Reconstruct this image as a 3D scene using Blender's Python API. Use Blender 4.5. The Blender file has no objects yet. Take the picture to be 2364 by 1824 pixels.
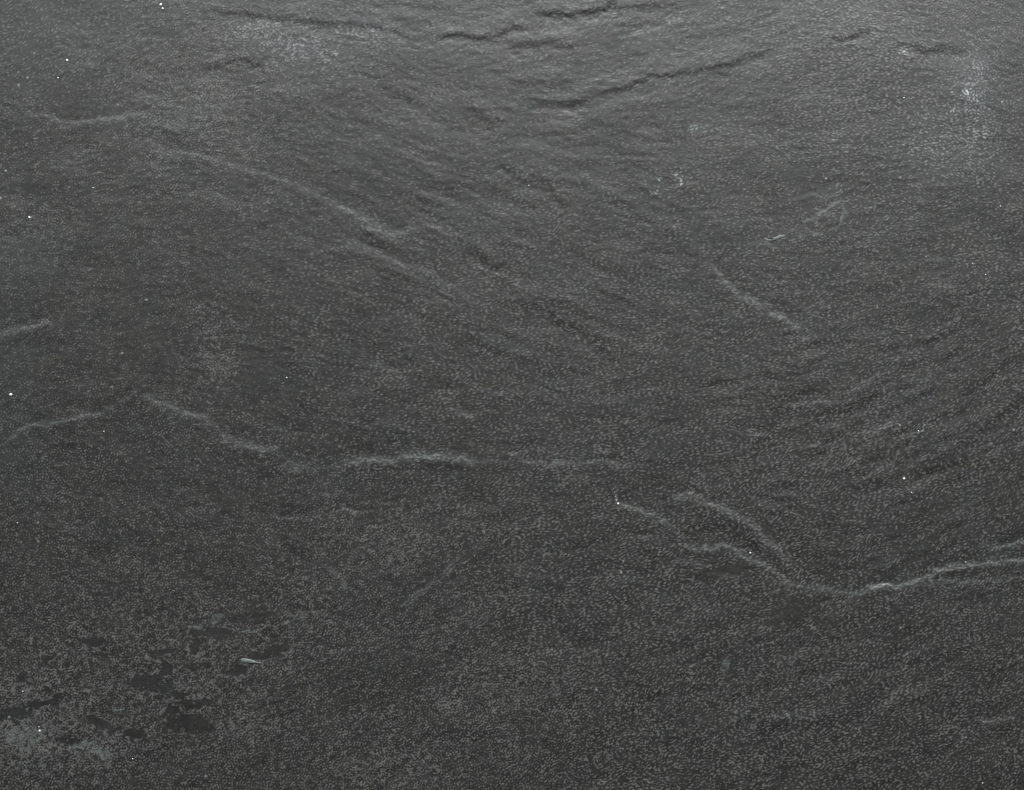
import bpy, math, random
import numpy as np

# ------------------------------------------------------------------ camera, light, exposure
sc = bpy.context.scene
COL = sc.collection
FW, FH = 2364.0, 1824.0            # survey grid of the slate face (units across / down)
WIDTH = 0.30                       # metres of slate seen across the frame
K = WIDTH / FW                     # metres per survey unit
TOP = 0.010                        # height of the slate's upper face

cam_d = bpy.data.cameras.new('camera')
cam = bpy.data.objects.new('camera', cam_d); COL.objects.link(cam)
cam_d.lens = 50.0; cam_d.sensor_width = 36.0
cam_d.clip_start = 0.01; cam_d.clip_end = 50.0
cam.location = (0, 0, TOP + WIDTH * 50.0 / 36.0)
cam.rotation_euler = (0, 0, 0)
sc.camera = cam

sc.view_settings.view_transform = 'Standard'
sc.view_settings.look = 'None'
sc.view_settings.exposure = 0.0
sc.cycles.pixel_filter_type = 'BLACKMAN_HARRIS'; sc.cycles.filter_width = 1.15
sc.view_settings.gamma = 1.0
sc.view_settings.use_curve_mapping = False

w = bpy.data.worlds.new('World'); sc.world = w; w.use_nodes = True
wb = w.node_tree.nodes['Background']
wb.inputs[0].default_value = (0.97, 0.98, 1.0, 1); wb.inputs[1].default_value = 0.08

def area(name, loc, target, sx, sy, power, col):
    d = bpy.data.lights.new(name, 'AREA'); d.shape = 'RECTANGLE'
    d.size = sx; d.size_y = sy; d.energy = power; d.color = col
    o = bpy.data.objects.new(name, d); COL.objects.link(o); o.location = loc
    v = [target[i] - loc[i] for i in range(3)]
    from mathutils import Vector
    o.rotation_euler = Vector(v).to_track_quat('-Z', 'Y').to_euler()
    return o
# one soft studio window light beyond the far edge of the slate, raking over its relief
area('window_light', (0.09, 0.93, 0.80), (0, 0.0, 0.01), 1.50, 0.55, 27.2, (0.975, 1.0, 0.998))

random.seed(7)
rng = np.random.default_rng(11)

# ------------------------------------------------------------------ survey grid
PX = 0.62                          # mesh pitch in render pixels
P = PX * FW / 1024.0               # pitch in survey units
SPAN = 1.3
NX = int(FW * SPAN / P) // 2 * 2; NY = int(FH * SPAN / P) // 2 * 2
gx = (np.arange(NX) - NX / 2) * P + FW / 2
gy = (np.arange(NY) - NY / 2) * P + FH / 2
X, Y = np.meshgrid(gx.astype(np.float32), gy.astype(np.float32))
fx = np.fft.rfftfreq(NX, P).astype(np.float32)[None, :]
fy = np.fft.fftfreq(NY, P).astype(np.float32)[:, None]

def norm(a):
    a = a - a.mean(); return (a / a.std()).astype(np.float32)
def band(f0, bw, seed):            # isotropic band of noise, periods 1/f0 survey units
    n = np.random.default_rng(seed).standard_normal((NY, NX)).astype(np.float32)
    r = np.sqrt(fx * fx + fy * fy)
    return norm(np.fft.irfft2(np.fft.rfft2(n) * np.exp(-((r - f0) / bw) ** 2), s=(NY, NX)))
def low(period, seed):
    n = np.random.default_rng(seed).standard_normal((NY, NX)).astype(np.float32)
    r2 = fx * fx + fy * fy
    return norm(np.fft.irfft2(np.fft.rfft2(n) * np.exp(-r2 * period * period), s=(NY, NX)))
def blur(a, s):
    r2 = fx * fx + fy * fy
    return np.fft.irfft2(np.fft.rfft2(a) * np.exp(-2 * (math.pi * s) ** 2 * r2), s=(NY, NX)).astype(np.float32)
def sstep(a, b, v):
    t = np.clip((v - a) / (b - a), 0, 1); return t * t * (3 - 2 * t)

def rbf(pts, vals, sig):           # smooth map through scattered control values
    num = np.zeros(X.shape, np.float32); den = np.full(X.shape, 1e-6, np.float32)
    for (px, py), v in zip(pts, vals):
        wgt = np.exp(-((X - px) ** 2 + (Y - py) ** 2) / (2 * sig * sig)) + 1e-5
        num += wgt * v; den += wgt
    return num / den

# direction in which the cleavage grain runs (degrees, counter-clockwise), its stretch, and how dense and how crisp it is
FLOW = [(120, 120, 38, 1.7, .42, .55), (130, 450, 10, 1.2, .6, .7), (500, 230, 20, 1.2, .85, .8), (600, 60, 5, 1.5, .6, .6),
        (900, 120, -8, 1.9, .5, .5), (900, 380, -4, 1.8, .4, .42), (1250, 60, 8, 1.9, .45, .55), (1300, 300, 5, 1.9, .4, .4),
        (1650, 120, 18, 1.8, .5, .6), (2000, 200, 0, 1.9, .75, .85), (2250, 150, -25, 1.3, .6, .8), (2250, 450, -8, 1.6, .7, .85),
        (1800, 480, 10, 1.4, .55, .75), (1500, 450, 2, 1.7, .5, .6), (60, 750, 30, 1.2, .6, .6), (350, 700, 0, 1.1, .4, .55), (700, 720, -4, 1.9, .42, .5),
        (520, 830, -15, 1.3, .8, .7), (1200, 640, 0, 2.3, .68, .7), (1250, 850, 0, 2.0, .62, .65), (1700, 760, 3, 1.8, .7, .75),
        (2100, 760, 10, 1.5, .7, .8), (2250, 1000, 35, 1.7, .75, .75), (1950, 1000, 20, 1.6, .7, .75), (1600, 1000, 12, 1.8, .6, .7),
        (250, 1150, -15, 1.3, .65, .8), (600, 1080, -8, 1.5, .6, .75), (1000, 1000, 0, 1.7, .62, .65), (1250, 1150, 8, 1.7, .78, .8),
        (1500, 1250, 5, 1.9, .75, .85), (1750, 1120, 12, 1.8, .75, .8), (1750, 1250, 20, 1.7, .75, .82), (2150, 1400, 28, 1.5, .72, .85),
        (150, 1450, -15, 1.2, .7, .95), (500, 1350, 0, 1.3, .7, .95), (900, 1300, 28, 1.2, .8, .95), (1250, 1400, 5, 1.6, .85, .9),
        (1600, 1500, 22, 1.4, .85, .95), (2000, 1600, 20, 1.7, .85, .95), (2300, 1700, 25, 1.5, .85, .95), (60, 1720, 15, 1.1, .95, 1.),
        (350, 1600, 5, 1.1, .7, 1.), (700, 1650, 25, 1.2, .85, .95), (1100, 1620, 20, 1.3, .9, 1.), (1000, 1780, 5, 1.3, .9, 1.), (1600, 1750, 8, 1.6, .9, 1.)]
pts = [(a[0], a[1]) for a in FLOW]
SG = 150.0
c2 = rbf(pts, [math.cos(2 * math.radians(-a[2])) for a in FLOW], SG)
s2 = rbf(pts, [math.sin(2 * math.radians(-a[2])) for a in FLOW], SG)
jit = low(60, 5)
TH = 0.5 * np.arctan2(s2, c2) + 0.22 * jit + 0.12 * low(18, 6)
DENS = rbf(pts, [a[4] for a in FLOW], SG)
CRISP = rbf(pts, [a[5] for a in FLOW], SG)
ISO = sstep(1.25, 1.75, rbf(pts, [a[3] for a in FLOW], SG))

# the relief (cleavage ripples) runs its own way: down to the right in the left half, up to the right in the right half
RIP = [(150, 100, -4), (600, 60, -8), (900, 150, -16), (1250, 60, 8), (1300, 230, 8), (1650, 120, 20), (2100, 100, 0), (300, 350, -12), (700, 420, -26),
       (1000, 450, -30), (1400, 430, -22), (1850, 350, 8), (2200, 450, 6), (200, 650, 8), (600, 650, -14), (1000, 700, -18), (1350, 760, -28), (1700, 700, -14),
       (2100, 780, 18), (1650, 900, 10), (1950, 950, 24), (2250, 950, 34), (300, 900, -5), (700, 950, -16), (1100, 950, -12), (1400, 1000, 6), (200, 1200, -12),
       (700, 1250, -18), (1000, 1300, 22), (1500, 1150, -14), (1750, 1150, -26), (2150, 1200, 22), (1300, 1450, 12), (1800, 1500, 20), (2250, 1550, 26),
       (300, 1550, -4), (800, 1600, 26), (1300, 1750, 10), (2000, 1750, 12)]
rp = [(a[0], a[1]) for a in RIP]
RTH = 0.5 * np.arctan2(rbf(rp, [math.sin(2 * math.radians(-a[2])) for a in RIP], SG), rbf(rp, [math.cos(2 * math.radians(-a[2])) for a in RIP], SG)) + .09 * low(70, 8)

NA = 8
def flow_noise(f0, bw, aniso, seed, lowpass=False, th=None):
    """noise drawn out along the grain direction TH"""
    n = np.fft.rfft2(np.random.default_rng(seed).standard_normal((NY, NX)).astype(np.float32))
    out = np.zeros(X.shape, np.float32); pos = ((TH if th is None else th) / math.pi % 1.0) * NA
    for k in range(NA):
        t = math.pi * k / NA
        fu = fx * math.cos(t) + fy * math.sin(t); fv = -fx * math.sin(t) + fy * math.cos(t)
        r = np.sqrt((fu * aniso) ** 2 + fv ** 2)
        g = np.exp(-(r / f0) ** 2) if lowpass else np.exp(-((r - f0) / bw) ** 2)
        a = norm(np.fft.irfft2(n * g, s=(NY, NX)))
        d = np.abs(((pos - k + NA / 2) % NA) - NA / 2)
        out += a * np.clip(1 - d, 0, 1)
    return norm(out)

# ------------------------------------------------------------------ fine cleavage grain: short pale worm-like strokes
g_al = flow_noise(1 / 6.2, 1 / 17.0, 2.0, 21)
g_is = band(1 / 6.6, 1 / 18.0, 22)
g_co = flow_noise(1 / 15.0, 1 / 26.0, 1.8, 23)
rd = flow_noise(1 / 19., 1 / 22., 1.7, 24) * (.4 + .6 * ISO) + band(1 / 20., 1 / 24., 25) * (.8 - .5 * ISO)
ridge = np.exp(-(norm(rd) / .14) ** 2)
wv = g_al * (0.35 + 0.65 * ISO) + g_is * (0.85 - 0.55 * ISO)
wv = norm(wv + 0.40 * g_co + .75 * ridge)
clump = low(16, 31) * 0.4 + low(45, 32) * 0.2 + flow_noise(1 / 40., 1, 2.2, 33, True) * 0.6

# ------------------------------------------------------------------ wobble, so that no feature has a drawn edge
WX = X + 1.6 * low(10, 41) + 3.2 * low(32, 42)
WY = Y + .8 * low(9, 44) + 2.0 * low(32, 45)
FRAY = band(1 / 22., 1 / 26., 49) + .5 * band(1 / 11., 1 / 20., 50)
MOD = 0.35 * low(11, 47) + 0.65 * low(26, 48)

def box(x0, y0, x1, y1, m):
    i0 = max(0, int((x0 - m - gx[0]) / P)); i1 = min(NX, int((x1 + m - gx[0]) / P) + 1)
    j0 = max(0, int((y0 - m - gy[0]) / P)); j1 = min(NY, int((y1 + m - gy[0]) / P) + 1)
    return slice(j0, max(j1, j0)), slice(i0, max(i1, i0))

def trace(pl, m):
    """distance below (+) / above (-) a polyline running left to right, and position 0..1 along it"""
    xs = [p[0] for p in pl]; ys = [p[1] for p in pl]
    sl = box(min(xs), min(ys), max(xs), max(ys), m)
    x = WX[sl]; y = WY[sl]
    best = np.full(x.shape, 1e9, np.float32); sgn = np.ones(x.shape, np.float32); along = np.zeros(x.shape, np.float32)
    L = [math.hypot(pl[i + 1][0] - pl[i][0], pl[i + 1][1] - pl[i][1]) for i in range(len(pl) - 1)]
    tot = sum(L); acc = 0
    for i, l in enumerate(L):
        ax, ay = pl[i][:2]; dx, dy = (pl[i + 1][0] - ax) / l, (pl[i + 1][1] - ay) / l
        u = (x - ax) * dx + (y - ay) * dy; uc = np.clip(u, 0, l)
        ex = x - ax - uc * dx; ey = y - ay - uc * dy
        d = np.sqrt(ex * ex + ey * ey); n = (y - ay) * dx - (x - ax) * dy
        b = d < best
        best = np.where(b, d, best); sgn = np.where(b, np.sign(n), sgn); along = np.where(b, (acc + uc) / tot, along)
        acc += l
    # extend beyond the ends: distance perpendicular only fades with true distance
    return sl, best * sgn, along

H = np.zeros(X.shape, np.float32)      # relief, survey units
VEIN_HILITE = np.zeros(X.shape, np.float32)   # pale mineral rubbed up on crests and healed cracks, with lit-crease brightness painted in
SMO = np.zeros(X.shape, np.float32)    # freshly cleaved smooth spots without grain
CALM = np.zeros(X.shape, np.float32)   # quieter grain
PALE = np.zeros(X.shape, np.float32)   # pale mineral patches
BLUE = np.zeros(X.shape, np.float32)   # cool film

def taper(t, a=.18): return sstep(0, a, t) * sstep(0, a, 1 - t)

def crease(pl, S, wd, L=None, vein=0.0, a=.14):
    """a step in the cleavage: S > 0 faces the far side, S < 0 faces the near side"""
    L = L or wd * 4.5
    sl, d, t = trace(pl, L * 2.6)
    tp = taper(t, a) * np.clip(1 + 0.20 * MOD[sl], .4, 1.5)
    top = min(p[1] for p in pl) < 320
    mid = min(p[1] for p in pl) < (640 if S > 0 else 1100)
    g = (.28 if top else .36 if mid else .48) * S * wd * 1.2533 * (np.tanh(1.2 * d / (1.414 * wd)) - np.tanh(1.2 * d / (1.414 * L)))
    H[sl] += g * tp
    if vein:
        VEIN_HILITE[sl] = np.maximum(VEIN_HILITE[sl], vein * tp * np.clip(.72 + .38 * wv[sl], .1, 1.5) * np.exp(-(d / (wd * .75)) ** 2))  # pale mineral mixed with the crease's highlight, put into the colour

def blob(arr, cx, cy, rx, ry, ang=0, amt=1.0, soft=.35):
    m = max(rx, ry) * 2.2 + 10
    sl = box(cx, cy, cx, cy, m); t = math.radians(-ang)
    x = WX[sl] - cx; y = WY[sl] - cy
    u = (x * math.cos(t) + y * math.sin(t)) / rx; v = (-x * math.sin(t) + y * math.cos(t)) / ry
    q = np.sqrt(u * u + v * v) + 0.22 * MOD[sl] + .13 * FRAY[sl]
    arr[sl] = np.maximum(arr[sl], amt * (1 - sstep(1 - soft, 1 + soft, q)))

# broad undulation of the cleaved face
H += .4 * low(170, 51) + .2 * flow_noise(1 / 190., 1, 2.6, 52, True)
rip = .9 * np.exp(-(((X - 1150) / 620) ** 2 + ((Y - 150) / 210) ** 2)) + 1.0 * np.exp(-(((X - 2050) / 420) ** 2 + ((Y - 950) / 260) ** 2)) \
    + .55 + .8 * np.exp(-(((X - 1050) / 420) ** 2 + ((Y - 650) / 320) ** 2)) + .45 * np.exp(-(((X - 1900) / 500) ** 2 + ((Y - 1600) / 260) ** 2))
rip *= 1 - .45 * (1 - sstep(60, 420, Y)) + .9 * sstep(850, 1300, Y)
H += rip * np.clip(1 + .4 * low(90, 56), .2, 2) * (0.145 * flow_noise(1 / 70., 1 / 55., 5, 53, th=RTH) + 0.06 * flow_noise(1 / 34., 1 / 26., 4.5, 54, th=RTH) + 0.02 * flow_noise(1 / 14., 1 / 16., 4, 55, th=RTH))

# ---- creases that catch the light, part of that brightness painted on as pale colour
B = crease
B([(84, 253), (110, 271), (139, 288), (176, 285), (234, 275), (278, 270), (340, 258)], .30, 6, vein=.34)
B([(0, 262), (40, 270), (84, 256)], .16, 7, vein=.12)
B([(396, 361), (421, 352), (443, 355), (461, 366)], .18, 4, vein=.30)
B([(280, 325), (330, 340), (396, 361), (450, 358), (560, 385), (640, 412), (715, 438), (782, 480)], .10, 7, vein=.10)
B([(760, 470), (782, 480), (826, 495), (863, 516), (896, 540), (940, 537), (958, 529), (985, 528)], .24, 7, vein=.30)
B([(940, 535), (1000, 550), (1060, 575), (1110, 600)], .04, 10, vein=.05)
B([(1616, 612), (1636, 612), (1659, 637), (1681, 657), (1711, 683), (1743, 699), (1769, 714), (1798, 729), (1828, 750), (1860, 770)], .30, 7, vein=.34, a=.10)
B([(1865, 728), (1880, 720), (1912, 700)], .12, 9, vein=.1)
B([(1530, 500), (1570, 530), (1610, 560), (1640, 600)], .14, 9, vein=.04)
B([(-30, 780), (0, 772), (22, 767), (55, 761), (88, 747), (106, 740), (125, 752)], .36, 6, vein=.45)
B([(0, 1030), (29, 1007), (59, 985), (110, 981), (147, 970), (190, 963), (234, 952), (253, 945)], .32, 5, vein=.36, a=.1)
B([(245, 948), (278, 930), (311, 908), (330, 904)], .18, 6, vein=.14)
B([(318, 908), (341, 919), (377, 926), (410, 945), (425, 952), (458, 963), (505, 974)], .24, 8, vein=.24)
B([(505, 1000), (546, 1022), (579, 1033), (615, 1036), (650, 1030)], .30, 7, vein=.32)
B([(650, 1090), (670, 1088), (700, 1075), (720, 1068)], .22, 8, vein=.2)
B([(770, 1082), (819, 1064), (863, 1060), (921, 1060), (958, 1055), (1002, 1051), (1024, 1049), (1053, 1058), (1082, 1064), (1104, 1069), (1125, 1085)], .36, 8, vein=.40)
B([(960, 1078), (1010, 1070), (1050, 1078), (1090, 1090)], -.22, 6)
B([(1165, 1048), (1185, 1053), (1214, 1062), (1255, 1073)], .22, 6, vein=.18)
B([(1245, 1074), (1284, 1067), (1310, 1071), (1353, 1067), (1390, 1066), (1412, 1071), (1441, 1078), (1475, 1070)], .22, 6, vein=.32)
B([(1425, 1160), (1452, 1172), (1478, 1177), (1510, 1190), (1545, 1215)], .24, 6, vein=.26)
B([(1535, 1146), (1564, 1150), (1590, 1146), (1612, 1150), (1640, 1160), (1670, 1172), (1703, 1190), (1725, 1201), (1754, 1232), (1773, 1250), (1798, 1273), (1817, 1295), (1835, 1325)], .30, 9, vein=.28, a=.08)
B([(1650, 1200), (1690, 1215), (1735, 1250), (1780, 1285), (1822, 1330)], -.20, 9)
B([(1570, 1255), (1586, 1262), (1612, 1267), (1645, 1267), (1670, 1258), (1692, 1262), (1711, 1280), (1740, 1295), (1769, 1308), (1798, 1326), (1817, 1343), (1835, 1356)], .30, 7, vein=.32, a=.08)
B([(1830, 1350), (1875, 1354), (1916, 1365), (1952, 1368), (1982, 1370), (2004, 1357), (2030, 1352)], .26, 6, vein=.30, a=.1)
B([(1995, 1358), (2037, 1352), (2077, 1348), (2113, 1343), (2135, 1333), (2157, 1317), (2187, 1310), (2223, 1306), (2260, 1299), (2319, 1295), (2400, 1290)], .46, 6.5, vein=.62, a=.06)
B([(2150, 1340), (2180, 1325), (2230, 1320)], -.25, 7)
B([(2270, 1275), (2289, 1267), (2319, 1258), (2364, 1251), (2430, 1246)], .34, 5, vein=.52)
B([(2130, 1350), (2157, 1346), (2201, 1339), (2253, 1344), (2297, 1337), (2326, 1339), (2364, 1330)], .22, 6, vein=.30)
B([(1733, 1652), (1769, 1648), (1813, 1654), (1864, 1645), (1916, 1641), (1940, 1626)], .18, 7, vein=.14)
B([(2022, 1655), (2044, 1628), (2062, 1603), (2081, 1595), (2113, 1597), (2140, 1600)], .26, 8, vein=.24)
B([(2240, 1659), (2253, 1661), (2297, 1665), (2326, 1661), (2350, 1645)], .26, 8, vein=.26)
B([(1040, 940), (1053, 948), (1075, 956), (1093, 967), (1105, 975)], .20, 6, vein=.26)
B([(840, 995), (870, 975), (900, 968)], .16, 5, vein=.12)
B([(1455, 75), (1515, 59), (1582, 40)], .20, 9, vein=.08)
B([(1640, 1325), (1680, 1325), (1720, 1318)], .10, 3, vein=.12)
B([(600, 1195), (640, 1190), (700, 1200), (760, 1190), (800, 1178), (860, 1190)], .14, 6, vein=.10)
B([(745, 1290), (770, 1320), (795, 1352)], .2, 8, vein=.16)
B([(1850, 940), (1890, 928), (1940, 930), (1975, 922)], .08, 8, vein=.05)
B([(2010, 1100), (2040, 1085), (2070, 1060), (2085, 1030)], .12, 5, vein=.2)
B([(400, 455), (480, 445), (560, 470), (640, 480)], .12, 10)
B([(1130, 400), (1200, 402), (1235, 410)], .12, 8, vein=.10)

# ---- creases that fall away from the light
B([(432, 37), (494, 27), (549, 31), (615, 38), (670, 46), (725, 51), (787, 53), (826, 60), (863, 60), (899, 70), (929, 81), (965, 106), (991, 106)], -.42, 6, a=.25)
B([(500, 60), (560, 72), (640, 78), (690, 90), (730, 88)], -.16, 6)
B([(892, 29), (921, 44), (958, 49), (1005, 53)], -.26, 6)
B([(840, 12), (900, 5), (960, 10), (1020, 20), (1060, 30)], -.22, 6)
B([(995, 88), (1009, 84), (1060, 82), (1104, 88), (1137, 82), (1167, 73), (1185, 64), (1230, 66)], -.75, 6, a=.2)
B([(1235, 40), (1247, 38), (1280, 35), (1317, 33), (1353, 31), (1375, 24), (1401, 11), (1430, 4)], -.85, 6.5, a=.15)
B([(1395, 14), (1430, 18), (1500, 15), (1570, 12)], -.34, 5)
B([(1165, 114), (1178, 110), (1211, 104), (1254, 99), (1302, 103), (1340, 112)], -.42, 7)
B([(1170, 190), (1222, 190), (1258, 196), (1300, 190), (1330, 192)], -.38, 8)
B([(1190, 210), (1200, 216), (1233, 229), (1262, 240), (1295, 238), (1331, 236), (1368, 225), (1412, 212), (1456, 201), (1485, 183), (1515, 176), (1551, 172), (1601, 165), (1648, 157), (1685, 147), (1721, 139), (1747, 128), (1784, 114), (1813, 95)], -.50, 6.5, a=.12)
B([(1910, 88), (1945, 92), (1971, 82), (1996, 73), (2020, 69)], -.48, 5)
B([(2055, 94), (2088, 106), (2102, 110), (2150, 115), (2194, 110), (2240, 118)], -.42, 5.5)
B([(1430, 66), (1478, 53), (1515, 55), (1550, 45)], -.34, 6)
B([(1560, 92), (1620, 84), (1700, 66), (1760, 60)], -.14, 7)
B([(1060, 222), (1075, 238), (1104, 264), (1130, 275), (1160, 290)], -.26, 9)
B([(870, 195), (910, 215), (960, 232), (1000, 242)], -.20, 7)
B([(1150, 380), (1174, 392), (1200, 410), (1262, 425), (1276, 450), (1302, 469), (1330, 480)], -.30, 8)
B([(760, 395), (830, 400), (880, 425)], -.14, 8)
B([(1080, 570), (1097, 582), (1130, 612), (1150, 630)], -.34, 8)
B([(1165, 685), (1178, 692), (1222, 703), (1262, 714), (1295, 743), (1331, 758), (1361, 776), (1385, 800)], -.44, 7)
B([(1370, 806), (1405, 822), (1440, 830)], -.24, 7)
B([(1070, 775), (1093, 787), (1134, 804), (1180, 815)], -.30, 8)
B([(850, 800), (874, 809), (929, 820), (960, 835)], -.26, 9)
B([(960, 870), (1000, 885), (1050, 895)], -.24, 8)
B([(2030, 811), (2077, 802), (2110, 794), (2143, 793), (2165, 776), (2180, 760)], -.42, 6)
B([(2065, 850), (2135, 838), (2172, 827), (2201, 813), (2225, 795)], -.34, 8)
B([(1610, 893), (1626, 890), (1703, 875), (1747, 864), (1800, 864)], -.34, 6)
B([(1640, 928), (1652, 926), (1711, 912), (1740, 897), (1765, 890)], -.28, 7)
B([(1775, 928), (1784, 926), (1820, 919), (1857, 903), (1901, 903), (1930, 895)], -.38, 7)
B([(1870, 958), (1930, 950), (1967, 943), (1996, 930), (2030, 905)], -.38, 7)
B([(2090, 935), (2128, 917), (2160, 900)], -.34, 7)
B([(2205, 906), (2253, 897), (2282, 868), (2311, 846), (2364, 820), (2400, 800)], -.30, 10)
B([(2180, 1032), (2187, 1029), (2242, 1011), (2278, 989), (2315, 952), (2364, 920), (2400, 900)], -.36, 9)
B([(2125, 1094), (2172, 1084), (2216, 1069), (2260, 1050)], -.34, 7)
B([(1940, 1126), (1996, 1121), (2040, 1110), (2070, 1095)], -.28, 7)
B([(1725, 1065), (1736, 1055), (1765, 1025), (1785, 1010)], -.26, 9)
B([(450, 161), (487, 159), (510, 150), (564, 139), (586, 147), (620, 152)], -.38, 6)
B([(230, 300), (290, 305), (360, 300), (440, 310)], -.14, 7)
B([(880, 1320), (920, 1300), (960, 1292)], -.14, 6)
B([(2060, 1650), (2090, 1620), (2130, 1615)], -.22, 9)
B([(1700, 1690), (1800, 1680), (1900, 1684)], -.14, 8)
B([(2200, 1560), (2260, 1540), (2320, 1530)], -.16, 8)
B([(1560, 1330), (1600, 1320), (1660, 1318)], -.12, 6)
B([(700, 1175), (760, 1160), (830, 1168), (880, 1180)], -.16, 7)
B([(420, 1010), (470, 1025), (520, 1050)], -.14, 8)

# faint continuous thread of pale mineral and painted crease brightness linking the main creases
for pl, am in (([(-10, 1032), (29, 1007), (59, 985), (147, 970), (234, 952), (270, 932), (311, 908), (341, 919), (410, 945), (458, 963), (510, 995), (546, 1022), (615, 1036), (680, 1070), (720, 1085), (780, 1076), (819, 1064), (921, 1060), (1024, 1049), (1104, 1069), (1185, 1060), (1255, 1073), (1353, 1067), (1412, 1071), (1480, 1068)], .17),
               ([(1425, 1160), (1478, 1177), (1530, 1200), (1575, 1250), (1612, 1267), (1670, 1258), (1711, 1280), (1769, 1308), (1830, 1350), (1916, 1365), (1982, 1370), (2037, 1352), (2113, 1343), (2187, 1310), (2300, 1296), (2400, 1290)], .18),
               ([(70, 245), (139, 288), (234, 275), (300, 300), (380, 345), (450, 358), (560, 385), (640, 412), (782, 480), (863, 516), (940, 537), (1010, 550), (1110, 600)], .12),
               ([(1616, 600), (1681, 657), (1743, 699), (1798, 729), (1870, 790)], .15)):
    sl, d, t = trace(pl, 22)
    VEIN_HILITE[sl] = np.maximum(VEIN_HILITE[sl], am * taper(t, .05) * np.exp(-(d / 4.5) ** 2) * np.clip(1 + .4 * MOD[sl], .2, 2))

# ---- hairline scratches
def scratch(pl, amt, wd=1.3, a=.15):
    sl, d, t = trace(pl, 12)
    VEIN_HILITE[sl] = np.maximum(VEIN_HILITE[sl], amt * taper(t, a) * np.exp(-(d / (wd + .9)) ** 2) * np.clip(.85 + .5 * MOD[sl], .1, 1.5))
scratch([(914, 1405), (990, 1350), (1068, 1280)], .5, 1.4)
scratch([(930, 1404), (1000, 1352), (1062, 1296)], .5)
scratch([(830, 1445), (875, 1425), (915, 1405)], .25)
scratch([(1640, 1335), (1680, 1328), (1722, 1318)], .35)
scratch([(2018, 1256), (2060, 1250), (2100, 1246)], .22)
scratch([(437, 1362), (455, 1375), (472, 1390)], .35)
scratch([(604, 1790), (625, 1750), (650, 1720)], .30)
scratch([(2050, 1115), (2068, 1075), (2078, 1030)], .6, 1.6)
scratch([(1990, 1105), (2030, 1085), (2050, 1050), (2056, 1010)], .4, 1.6)
scratch([(2085, 1110), (2100, 1070), (2104, 1020), (2090, 985)], .3, 1.6)
scratch([(1860, 520), (1864, 512), (1895, 488), (1941, 461), (1946, 459)], 1.0, 2.6, .05)
scratch([(1858, 512), (1866, 530), (1880, 543), (1905, 540)], .7, 2.0)
scratch([(1940, 460), (1949, 480), (1948, 512), (1925, 528), (1900, 540)], .7, 2.0)
scratch([(1905, 500), (1935, 480), (1940, 472)], .3)
scratch([(1080, 1215), (1095, 1208), (1092, 1222), (1110, 1228)], .4)
scratch([(700, 1222), (760, 1215), (790, 1218)], .30)
scratch([(1420, 1118), (1421, 1140), (1424, 1155)], .4, .8)

# ---- smooth fresh spots
SPOTS = []
for a in [(454, 1460, 28, 10, 0), (505, 1463, 35, 14, 0), (341, 1582, 50, 16, -5), (436, 1670, 50, 22, -5), (311, 1697, 24, 12, -5), (458, 1626, 42, 8, 3),
          (399, 1641, 20, 8, 0), (220, 1482, 28, 9, -5), (110, 1520, 15, 6, 5), (51, 1560, 15, 12, -30), (106, 1597, 13, 9, -20), (135, 1606, 15, 7, 5),
          (103, 1625, 38, 9, 5), (33, 1647, 38, 10, 4), (418, 1606, 18, 8, 5), (366, 1610, 12, 7, 0), (582, 1423, 35, 10, 8), (520, 1427, 18, 12, -30),
          (604, 1515, 38, 8, 5), (451, 1540, 25, 8, 0), (549, 1548, 30, 10, -5), (381, 1544, 12, 15, 0), (451, 1496, 15, 10, 0), (234, 1672, 40, 9, -22),
          (158, 1709, 25, 12, -15), (366, 1507, 35, 8, 5), (640, 1500, 30, 8, 10), (590, 846, 28, 25, 10), (553, 875, 12, 10, 0), (458, 860, 13, 7, -20), (637, 849, 13, 7, 20),
          (1835, 403, 22, 13, -10), (1868, 450, 26, 24, 0), (1835, 1412, 42, 16, 4), (1780, 1440, 20, 8, 0), (1678, 1317, 34, 8, 8), (256, 361, 20, 12, 0), (59, 436, 32, 10, 10),
          (542, 366, 8, 7, 0), (557, 428, 18, 9, 0), (370, 78, 14, 8, 0), (850, 1195, 20, 7, 5)]:
    if a[1] > 1435: SPOTS.append(a); blob(SMO, a[0], a[1], a[2] * 1.1, a[3] * 1.2, a[4], 1.0, .2)
    else: blob(CALM, a[0], a[1], a[2] * 1.25, a[3] * 1.25, a[4], 1.5, .5)
# soft calmer zones
for a in [(350, 790, 90, 70, 0), (860, 420, 160, 60, -5), (1300, 330, 190, 60, 0), (1640, 230, 120, 50, 15), (620, 900, 120, 30, -10), (250, 250, 90, 30, 5),
          (1420, 120, 120, 40, 10), (2060, 1280, 120, 30, 8), (1100, 1080, 100, 25, 0), (880, 1560, 120, 50, 10), (1050, 150, 80, 40, 0), (1895, 500, 75, 55, 20), (990, 1340, 120, 50, 30)]:
    blob(CALM, *a, .35, .9)
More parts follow.
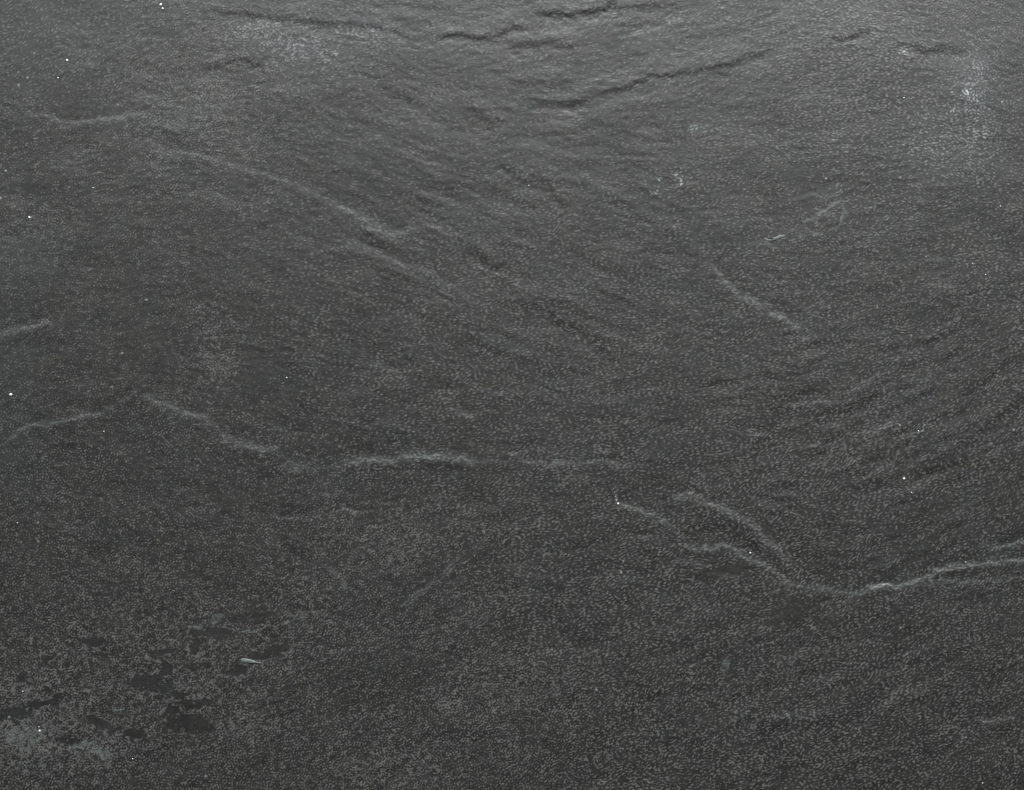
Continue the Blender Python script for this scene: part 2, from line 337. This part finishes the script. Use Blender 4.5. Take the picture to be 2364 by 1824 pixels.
# ---- pale mineral
for a in [(183, 1722, 24, 8, 0, 1, .3), (234, 1735, 20, 11, -25, .8, .4), (48, 1698, 34, 20, 10, .55, .7), (96, 1690, 6, 8, 0, .8, .4), (507, 1425, 13, 4.5, -45, .8, .3), (495, 1432, 8, 8, 0, .5, .5),
          (593, 1451, 22, 2.8, 12, .9, .3), (454, 1447, 22, 2.4, 0, .8, .3), (1679, 1533, 8, 14, -25, .75, .4), (1672, 1549, 3, 9, -30, .6, .4), (268, 1640, 14, 3, 0, .8, .3),
          (1290, 1065, 12, 5, 0, .6, .6), (205, 148, 8, 8, 0, .6, .6), (178, 150, 8, 5, 0, .45, .6), (432, 1010, 6, 5, 0, .4, .6), (2167, 600, 14, 4, 10, .7, .5), (790, 1345, 10, 6, 0, .5, .6), (994, 1427, 8, 5, 0, .6, .6),
          (1345, 1050, 3, 9, 0, .6, .5), (700, 1420, 14, 6, 30, .5, .6), (690, 1428, 22, 4, 10, .4, .6), (2120, 1755, 12, 4, 12, .5, .6), (1850, 1778, 12, 3, -8, .5, .6), (170, 390, 8, 3, 0, .5, .6), (2100, 1380, 9, 12, 0, .0, .5)]:
    blob(PALE, *a)
# scuffed zones: curling pale outlines where thin flakes have lifted
ZONE = np.zeros(X.shape, np.float32)
for a in [(330, 1560, 330, 170, 5, .9, .6), (120, 1690, 200, 90, 5, 1, .5), (560, 1470, 130, 80, 10, .8, .6), (700, 1420, 90, 50, 20, .8, .6), (970, 1250, 200, 70, 10, .75, .7), (860, 1180, 120, 40, 0, .6, .7),
          (500, 820, 75, 75, -20, .95, .5), (440, 210, 160, 100, 0, .55, .8), (230, 360, 120, 60, 0, .5, .8), (650, 110, 130, 60, 0, .5, .8), (2030, 1020, 120, 60, 30, .45, .8), (1860, 480, 90, 60, 20, .6, .7),
          (760, 1330, 80, 60, 0, .6, .7), (900, 1330, 90, 60, 30, .6, .7), (60, 540, 90, 70, 0, .5, .8), (1280, 1080, 60, 40, 0, .6, .7), (900, 1770, 130, 50, 0, .6, .8), (1860, 1380, 90, 40, 0, .5, .8), (1780, 1560, 120, 60, 20, .35, .8), (1150, 1240, 90, 60, 0, .5, .8)]:
    blob(ZONE, *a)
sw1 = norm(band(1 / 30., 1 / 45., 81) + .5 * flow_noise(1 / 24., 1 / 40., 2.0, 82)); sw2 = band(1 / 19., 1 / 30., 83)
SWIRL = np.maximum(np.exp(-(sw1 / .10) ** 2) * sstep(-.1, .9, low(14, 84)), .8 * np.exp(-(sw2 / .13) ** 2) * sstep(.2, 1.1, low(11, 85)))
SWIRL = np.clip(SWIRL * (ZONE + .10), 0, 1)
RIM = np.zeros(X.shape, np.float32)
for a in SPOTS: blob(RIM, a[0], a[1], a[2] * 1.1 + 4, a[3] * 1.2 + 4, a[4], 1.0, .18)
RIM = np.clip(RIM - sstep(.2, .8, SMO), 0, 1) * sstep(-.5, .8, low(12, 86))
# grain packed denser
PACK = np.zeros(X.shape, np.float32)
for a in [(604, 66, 80, 26, 5, .5), (696, 110, 80, 34, -15, .6), (487, 227, 60, 40, 0, .8), (385, 289, 60, 18, 0, .6), (300, 190, 90, 60, 0, .4), (205, 143, 30, 20, 0, .5), (855, 88, 80, 30, -8, .5),
          (502, 853, 55, 42, -20, .9), (469, 717, 50, 16, -5, .6), (476, 761, 45, 22, -10, .7), (1035, 1164, 60, 16, 0, .6), (921, 1260, 60, 40, 0, .6), (1222, 1573, 150, 70, 15, .5), (1890, 500, 50, 28, 20, .6),
          (2256, 180, 40, 70, -10, .5), (2270, 310, 40, 22, 0, .6), (60, 1690, 110, 60, 0, .8), (220, 1740, 90, 30, -10, .6), (40, 1580, 60, 50, 0, .6), (560, 1640, 90, 60, -30, .35), (70, 510, 60, 40, 0, .6),
          (900, 1780, 120, 40, 0, .5), (2010, 1020, 110, 50, 20, .45), (1750, 940, 90, 30, 10, .5), (1700, 1060, 100, 40, 15, .2), (1050, 640, 90, 20, 0, .3), (2050, 130, 80, 60, 0, .2)]:
    blob(PACK, *a[:5], a[5], .85)
for a in [(1612, 293, 40, 14, 20, .8), (1784, 132, 45, 12, 28, .9), (2187, 143, 50, 8, 5, .8), (1637, 139, 40, 9, 5, .7), (700, 100, 100, 40, -10, .7), (880, 60, 120, 40, -10, .6), (2250, 190, 60, 90, 0, .8),
          (1700, 230, 80, 25, 20, .6), (40, 600, 90, 60, 0, .6), (100, 80, 200, 90, 20, .5), (2220, 350, 100, 60, 0, .5), (980, 100, 70, 20, 0, .5), (1280, 42, 40, 12, 0, .3), (1500, 80, 60, 16, 20, .6), (385, 290, 60, 18, 0, .6),
          (2060, 1350, 90, 14, 8, .5), (2320, 1260, 60, 14, 8, .6), (60, 1690, 120, 60, 0, .15), (20, 900, 60, 200, 0, .35)]:
    blob(BLUE, *a[:5], a[5], .85)

# ------------------------------------------------------------------ compose the mineral fields
thr = 0.60 - 0.95 * (DENS - .3) - 0.22 * clump - 0.75 * PACK + 3.0 * SMO * (1 + .25 * FRAY) + CALM + ZONE * (.55 * FRAY * .55 + .30 * low(13, 87) - .05)
GRAIN = sstep(0, 1, (wv - thr) / (1.9 - .6 * CRISP))
bright = np.clip(.82 + .16 * low(7, 61) + .12 * low(30, 62), .4, 1.3)
GRAIN = (GRAIN * bright * (.62 + .38 * CRISP)).astype(np.float32)
soft = np.clip(1 - CRISP, 0, 1)
GRAIN = GRAIN * (1 - .35 * soft) + .35 * soft * blur(GRAIN, 2.6)
GRAIN = np.maximum(GRAIN, np.maximum(1.25 * SWIRL * (1 - .8 * SMO), .95 * RIM)).astype(np.float32)
TONE = (0.5 + 0.075 * flow_noise(1 / 26., 1, 3.0, 64, True) + .03 * low(55, 65) + .06 * flow_noise(1 / 9., 1, 2.2, 66, True)).astype(np.float32) - .05 * np.clip(SMO, 0, 1)
TONE += .055 * np.clip(wv, -1.8, 1) * (.4 + .6 * CRISP)
TINT = (0.5 + 0.14 * low(12, 67) + .12 * low(50, 68)).astype(np.float32)
WARM = np.clip(.5 + .22 * low(24, 69) + .15 * low(90, 70), 0, 1).astype(np.float32)
H += 0.12 * GRAIN + .035 * wv * (1 - np.clip(SMO, 0, 1)) * (.3 + .7 * CRISP) + .07 * flow_noise(1 / 20., 1 / 24., 2.2, 71) * (1 - .6 * np.clip(SMO, 0, 1))
H -= .3 * np.clip(SMO, 0, 1) * (SMO > .5)

# tiny pale mica inclusions set in the stone (too small to be more than a point)
MICA = np.zeros(X.shape, np.float32)
def mica_dot(x, y, r, amt):
    sl = box(x, y, x, y, r * 3 + 4)
    MICA[sl] = np.maximum(MICA[sl], amt * np.exp(-(((X[sl] - x) ** 2 + (Y[sl] - y) ** 2) / (r * r))))
for x, y, r, a in [(63, 179, 2, .7), (43, 196, 2.2, .6), (13, 394, 2, .9), (1, 457, 2, .8), (1907, 412, 1.8, .9), (2079, 410, 1.8, .7), (2198, 213, 1.8, .8), (2138, 592, 1.8, .6),
                   (338, 692, 2, .7), (282, 815, 2, .7), (259, 893, 2, .5), (88, 1206, 2, .6), (1423, 1154, 1.8, 1), (1421, 1146, 1.6, .8), (1419, 1136, 1.5, .6), (1417, 1128, 1.5, .4), (2128, 995, 1.8, .6),
                   (2077, 981, 2, .8), (2134, 981, 2, .7), (2341, 992, 2, .8), (2281, 705, 1.8, .7), (2349, 708, 1.8, .6), (21, 1655, 2, .7), (88, 1249, 2, .5), (475, 1792, 2, .6), (726, 1633, 1.8, .5), (136, 1573, 2, .5),
                   (1439, 1295, 2, .6), (1434, 1321, 2.2, .7), (1436, 1308, 1.5, .4), (1431, 1334, 1.5, .35), (1417, 1449, 2, .5), (1416, 1456, 1.6, .4), (1405, 1482, 1.8, .5), (1401, 1513, 2, .5), (1376, 1592, 2, .6), (1428, 1178, 1.6, .5),
                   (2079, 1449, 2, .7), (2230, 1702, 1.8, .6), (2018, 1491, 2, .5), (1429, 600, 1.5, .3), (1040, 232, 2, .3), (870, 1218, 1.8, .3), (170, 1270, 1.6, .3), (2296, 1345, 2, .4), (1753, 1165, 1.6, .4), (2120, 1000, 1.6, .4)]:
    mica_dot(x, y, r, a * .7)
g2 = np.random.default_rng(77)
for _ in range(110):
    x = g2.uniform(gx[0], gx[-1]); y = g2.uniform(gy[0], gy[-1])
    mica_dot(x, y, g2.uniform(1.2, 1.7), g2.uniform(.06, .25) * (1.2 if (x > 1800 and y < 1200) else .7))

# chalky scuffs
CHK = np.zeros(X.shape, np.float32)
for a in [(2242, 220, 20, 15, -35, 1, .8), (2234, 200, 9, 16, 0, .6, .8), (2256, 156, 14, 8, 0, .6, .8), (2275, 315, 11, 8, 0, .7, .7), (2200, 258, 16, 6, 0, .4, .8), (2088, 121, 12, 5, 10, .7, .7), (2084, 112, 6, 6, 0, .5, .7),
          (1518, 402, 8, 4, -30, .8, .6), (1522, 420, 5, 8, 10, .9, .6), (1517, 444, 4, 6, 0, .6, .6), (1562, 407, 7, 8, 0, 1, .6), (1569, 421, 5, 9, 10, .9, .6), (1216, 402, 6, 7, 0, .45, .6), (2040, 225, 60, 3, 0, .3, .6),
          (670, 100, 70, 26, -10, .34, .9), (600, 66, 60, 20, 10, .25, .9), (860, 80, 60, 16, -5, .25, .9), (2160, 330, 60, 60, 0, .18, .9), (1605, 300, 20, 12, 10, .4, .9), (2250, 250, 40, 110, 0, .22, .9)]:
    blob(CHK, *a)
MICA = np.maximum(MICA, .48 * CHK * (.10 + 1.5 * GRAIN))

# ------------------------------------------------------------------ mesh of the slab
step_out = 3
def picks(g, lo, hi, n):
    i0 = int((lo - g[0]) / P); i1 = int((hi - g[0]) / P)
    return np.unique(np.concatenate([np.arange(0, i0, step_out), np.arange(i0, i1 + 1), np.arange(i1 + 1, n, step_out), [n - 1]]))
ix = picks(gx, -14, FW + 14, NX); iy = picks(gy, -14, FH + 14, NY)
# margins beyond the surveyed part continue the same stone, mirrored, more coarsely
def extend(idx, n, extra, step):
    ex = np.arange(step, extra, step)
    left = -ex[::-1]; right = n - 1 + ex
    allv = np.concatenate([left, idx, right])
    src = np.where(allv < 0, -allv, allv); src = np.where(src > n - 1, 2 * (n - 1) - src, src)
    return allv, src
ax_, sx_ = extend(ix, NX, int(500 / P), 6)
ay_, sy_ = extend(iy, NY, int(420 / P), 6)
pxs = (gx[0] + ax_ * P - FW / 2) * K
pys = -(gy[0] + ay_ * P - FH / 2) * K
take = lambda a: a[np.ix_(sy_, sx_)].astype(np.float32)
nxx, nyy = len(ax_), len(ay_)
hz = TOP + take(H) * K
PXg, PYg = np.meshgrid(pxs, pys)
co = np.stack([PXg, PYg, hz], -1).reshape(-1, 3).astype(np.float32)
idx = np.arange(nxx * nyy).reshape(nyy, nxx)
quads = np.stack([idx[1:, :-1], idx[1:, 1:], idx[:-1, 1:], idx[:-1, :-1]], -1).reshape(-1, 4)
# riven edge and underside
ring = np.concatenate([idx[0, :], idx[1:, -1], idx[-1, :-1][::-1], idx[1:-1, 0][::-1]])
nr = len(ring); base = len(co)
rr = np.random.default_rng(9)
mid = co[ring].copy(); cen = np.array([0, 0]); v = mid[:, :2] / np.linalg.norm(mid[:, :2], axis=1)[:, None]
out = .0015 + .0012 * np.convolve(rr.standard_normal(nr + 8), np.ones(9) / 3, 'valid')[:, None]
mid[:, :2] += v * out; mid[:, 2] = .006 + .0008 * rr.standard_normal(nr)
bot = co[ring].copy(); bot[:, :2] += v * .001; bot[:, 2] = 0
co = np.concatenate([co, mid, bot, [[0, 0, 0]]]).astype(np.float32)
r0 = ring; r1 = np.roll(ring, -1); m0 = base + np.arange(nr); m1 = base + (np.arange(nr) + 1) % nr; b0 = m0 + nr; b1 = m1 + nr
sides = np.concatenate([np.stack([r0, r1, m1, m0], -1), np.stack([m0, m1, b1, b0], -1)])
tris = np.stack([b0, b1, np.full(nr, base + 2 * nr)], -1)
loops = np.concatenate([quads.ravel(), sides.ravel(), tris.ravel()]).astype(np.int32)
nq = len(quads) + len(sides)
starts = np.concatenate([np.arange(nq) * 4, nq * 4 + np.arange(len(tris)) * 3]).astype(np.int32)
me = bpy.data.meshes.new('slate_slab')
me.vertices.add(len(co)); me.vertices.foreach_set('co', co.ravel())
me.loops.add(len(loops)); me.loops.foreach_set('vertex_index', loops)
me.polygons.add(len(starts)); me.polygons.foreach_set('loop_start', starts)
me.update(calc_edges=True)
me.polygons.foreach_set('use_smooth', np.ones(len(starts), bool))
nv = len(co)
def attr(name, a, fill):
    d = me.attributes.new(name, 'FLOAT', 'POINT')
    full = np.full(nv, fill, np.float32); full[:nxx * nyy] = take(a).ravel(); d.data.foreach_set('value', full)
for nm, a, f in (('grain', GRAIN, .3), ('tone', TONE, .5), ('tint', TINT, .5), ('warm', WARM, .5), ('vein', np.maximum(VEIN_HILITE, 0), 0), ('pale', PALE, 0), ('film', BLUE, 0), ('mica', MICA, 0)):
    attr(nm, a, f)

# ------------------------------------------------------------------ materials
def new_mat(name):
    m = bpy.data.materials.new(name); m.use_nodes = True
    return m, m.node_tree.nodes, m.node_tree.links, m.node_tree.nodes['Principled BSDF']
m, N, Lk, bs = new_mat('slate')
def A(name):
    n = N.new('ShaderNodeAttribute'); n.attribute_name = name; return n.outputs['Fac']
def math_(op, a, b, clamp=False):
    n = N.new('ShaderNodeMath'); n.operation = op; n.use_clamp = clamp
    for i, q in enumerate((a, b)):
        if hasattr(q, 'links'): Lk.new(q, n.inputs[i])
        else: n.inputs[i].default_value = q
    return n.outputs[0]
def mix(f, a, b, mode='MIX'):
    n = N.new('ShaderNodeMix'); n.data_type = 'RGBA'; n.blend_type = mode
    for s, q in ((n.inputs[0], f), (n.inputs[6], a), (n.inputs[7], b)):
        if hasattr(q, 'links'): Lk.new(q, s)
        elif isinstance(q, tuple): s.default_value = q
        else: s.default_value = q
    return n.outputs[2]
def noise(scale, detail=2.0, rough=.5):
    tc = N.new('ShaderNodeTexCoord'); n = N.new('ShaderNodeTexNoise')
    n.inputs['Scale'].default_value = scale; n.inputs['Detail'].default_value = detail; n.inputs['Roughness'].default_value = rough
    Lk.new(tc.outputs['Object'], n.inputs['Vector']); return n.outputs['Fac']
body = mix(A('warm'), (.0208, .0214, .0211, 1), (.0226, .0210, .0193, 1))
tone = math_('ADD', math_('MULTIPLY', A('tone'), 1.6), .2)
tn = N.new('ShaderNodeCombineColor')
for i in range(3): Lk.new(tone, tn.inputs[i])
body = mix(1.0, body, tn.outputs[0], 'MULTIPLY')
fine = noise(2600, 2, .6)
grain_col = mix(A('tint'), (.140, .144, .139, 1), (.152, .145, .137, 1))
gr = math_('MULTIPLY', A('grain'), math_('ADD', math_('MULTIPLY', fine, .7), .65), True)
c = mix(gr, body, grain_col)
c = mix(math_('MULTIPLY', A('film'), .20), c, (.092, .118, .124, 1))
c = mix(math_('MULTIPLY', A('vein'), .75), c, (.172, .182, .180, 1))  # pale mineral and scratches, plus crease highlights held in base colour
c = mix(math_('MULTIPLY', A('pale'), math_('ADD', math_('MULTIPLY', A('grain'), .55), .45), True), c, (.160, .178, .176, 1))
c = mix(math_('MULTIPLY', A('mica'), 1.0, True), c, (.75, .80, .80, 1))
Lk.new(c, bs.inputs['Base Color'])
ro = math_('ADD', math_('MULTIPLY', noise(420, 3), .10), .405)
ro = math_('SUBTRACT', ro, math_('MULTIPLY', A('grain'), .05))
Lk.new(ro, bs.inputs['Roughness'])
bs.inputs['Specular IOR Level'].default_value = 1.0
bp = N.new('ShaderNodeBump'); bp.inputs['Strength'].default_value = .35; bp.inputs['Distance'].default_value = .00012
Lk.new(noise(3800, 3, .6), bp.inputs['Height']); Lk.new(bp.outputs[0], bs.inputs['Normal'])

mf, N2, L2, b2 = new_mat('pale_flake')
b2.inputs['Base Color'].default_value = (.17, .19, .188, 1); b2.inputs['Roughness'].default_value = .6
tc = N2.new('ShaderNodeTexCoord'); n2 = N2.new('ShaderNodeTexNoise'); n2.inputs['Scale'].default_value = 1500
L2.new(tc.outputs['Object'], n2.inputs['Vector']); r2 = N2.new('ShaderNodeValToRGB')
r2.color_ramp.elements[0].color = (.11, .126, .124, 1); r2.color_ramp.elements[1].color = (.24, .262, .26, 1)
r2.color_ramp.elements[0].position = .3; r2.color_ramp.elements[1].position = .7
L2.new(n2.outputs['Fac'], r2.inputs[0]); L2.new(r2.outputs[0], b2.inputs['Base Color'])
md, N3, L3, b3 = new_mat('white_dust')
n3 = N3.new('ShaderNodeTexNoise'); n3.inputs['Scale'].default_value = 4000; r3 = N3.new('ShaderNodeValToRGB')
r3.color_ramp.elements[0].color = (.74, .77, .76, 1); r3.color_ramp.elements[1].color = (.92, .94, .94, 1)
t3 = N3.new('ShaderNodeTexCoord'); L3.new(t3.outputs['Object'], n3.inputs['Vector'])
L3.new(n3.outputs['Fac'], r3.inputs[0]); L3.new(r3.outputs[0], b3.inputs['Base Color']); b3.inputs['Roughness'].default_value = .7

me.materials.append(m)
slab = bpy.data.objects.new('slate_slab', me); COL.objects.link(slab)
slab['label'] = 'dark grey riven slate slab with pale creases and fine grain filling the view'
slab['category'] = 'slate slab'; slab['kind'] = 'thing'

def surf(x, y):                     # world point on the slate under a survey position
    i = int(round((x - gx[0]) / P)); j = int(round((y - gy[0]) / P))
    i = min(max(i, 0), NX - 1); j = min(max(j, 0), NY - 1)
    z = float(H[max(j - 1, 0):j + 2, max(i - 1, 0):i + 2].mean())
    return ((x - FW / 2) * K, -(y - FH / 2) * K, TOP + z * K)

def pydata(name, vs, fs, mt, parent=None, loc=(0, 0, 0)):
    q = bpy.data.meshes.new(name); q.from_pydata(vs, [], fs); q.update()
    for f in q.polygons: f.use_smooth = True
    q.materials.append(mt); o = bpy.data.objects.new(name, q); COL.objects.link(o); o.location = loc
    if parent: o.parent = parent
    return o

# pale flakes still bonded to the face of the slab: parts of it
def flake(outline, label):
    vs = []; n = len(outline); cx = sum(p[0] for p in outline) / n; cy = sum(p[1] for p in outline) / n
    c0 = surf(cx, cy)
    for f, lift in ((1.0, -.00010), (.86, .00012)):
        for x, y in outline:
            p = surf(cx + (x - cx) * f, cy + (y - cy) * f)
            vs.append((p[0] - c0[0], p[1] - c0[1], p[2] - c0[2] + lift))
    vs.append((0, 0, .00016)); fs = []
    for i in range(n):
        j = (i + 1) % n
        fs.append((i, i + n, j + n, j)); fs.append((i + n, 2 * n, j + n))
    o = pydata('mineral_flake', vs, fs, mf, slab, c0); o['label'] = label
    return o
flake([(1776, 557), (1783, 549), (1792, 546), (1800, 542), (1811, 541), (1817, 542), (1811, 547), (1803, 550), (1794, 554), (1785, 556), (1777, 561), (1771, 556), (1765, 549), (1769, 551), (1773, 556)], 'pale arrow-shaped mineral flake right of centre near the top')
flake([(553, 1522), (560, 1519), (569, 1520), (578, 1522), (588, 1525), (597, 1529), (606, 1529), (600, 1533), (588, 1532), (577, 1532), (564, 1531), (556, 1528)], 'pale lens-shaped mineral flake beside a dark smooth spot')

# loose dust
def speck(x, y, r, label, name='dust_speck', n=9, stretch=(1, 1)):
    c0 = surf(x, y); R = r * K; vs = []; fs = []; q = random.Random(int(x * 7 + y))
    rad = [q.uniform(.78, 1.15) for _ in range(n)]
    rings = ((1.0, -.35), (1.06, .25), (.62, .72))
    for s, z in rings:
        for i in range(n):
            a = 2 * math.pi * i / n
            vs.append((math.cos(a) * R * rad[i] * s * stretch[0], math.sin(a) * R * rad[i] * s * stretch[1], R * (z + q.uniform(-.08, .08)) * .8))
    vs += [(0, 0, R * .72), (0, 0, -R * .3)]
    for k in range(2):
        for i in range(n):
            j = (i + 1) % n; fs.append((k * n + i, k * n + j, (k + 1) * n + j, (k + 1) * n + i))
    for i in range(n):
        j = (i + 1) % n; fs.append((2 * n + i, 2 * n + j, 3 * n)); fs.append((j, i, 3 * n + 1))
    o = pydata(name, vs, fs, md, None, (c0[0], c0[1], c0[2] + R * .1))
    o['label'] = label; o['category'] = 'dust speck'; o['group'] = 'white dust specks on the slate'
    return o
for a in [(155, 140, 3.1, 'round white dust speck, upper of the pair near the top left corner'),
          (134, 180, 1.8, 'small white dust speck, lower of the pair near the top left corner'),
          (371, 11, 3.0, 'white dust speck touching the top edge, upper of the ragged pair'),
          (376, 20, 2.6, 'white dust speck near the top edge, lower of the ragged pair'),
          (215, 434, 1.4, 'tiny white dust speck below the pale crease in the upper left'),
          (68, 502, 2.9, 'bright round white dust speck near the left edge, above the middle'),
          (25, 911, 3.4, 'largest white dust speck, against the left edge at mid height'),
          (662, 872, 1.7, 'flattened white dust speck just right of the dark smooth spot left of centre'),
          (240, 996, 1.5, 'tiny white dust speck under the pale crease at the left'),
          (40, 1207, 1.5, 'lone tiny white dust speck near the left edge, below the pale crease'),
          (1221, 428, 1.4, 'tiny white dust speck at the top centre, below a pale fleck'),
          (1427, 1163, 2.7, 'white dust speck at the lower end of a beaded hairline scratch near the centre'),
          (2087, 226, 1.6, 'tiny white dust speck left of the whitish cloudy patch, upper right'),
          (2313, 236, 1.5, 'tiny white dust speck right of the whitish cloudy patch, upper right'),
          (2309, 476, 1.5, 'tiny white dust speck near the right edge, upper half'),
          (2245, 608, 1.4, 'tiny white dust speck, upper of two at the right above middle height'),
          (2275, 634, 1.4, 'tiny white dust speck, lower of two at the right above middle height'),
          (2120, 995, 1.7, 'small white dust speck in the rippled area right of centre, uppermost of three'),
          (2087, 1105, 2.8, 'bright white dust speck in the rippled area right of centre, middle of three'),
          (2104, 1137, 1.4, 'tiny white dust speck in the rippled area right of centre, lowest of three'),
          (1732, 1277, 2.6, 'bright dust speck on the slanting pale crease, lower right'),
          (2230, 1298, 1.4, 'tiny dust speck on the brightest pale crease near the right edge'),
          (2268, 1808, 1.6, 'tiny white dust speck near the bottom right corner'),
          (92, 1687, 2.6, 'white dust speck in the pale mottled corner, lower of two at the bottom left'),
          (90, 1678, 1.4, 'tiny white dust speck in the pale mottled corner, upper of two at the bottom left'),
          (53, 1596, 1.6, 'tiny white dust speck among dark smooth spots near the left edge, low down'),
          (306, 1752, 1.6, 'tiny white dust speck below the dark smooth spots, near the bottom left')]:
    speck(a[0], a[1], a[2], a[3])
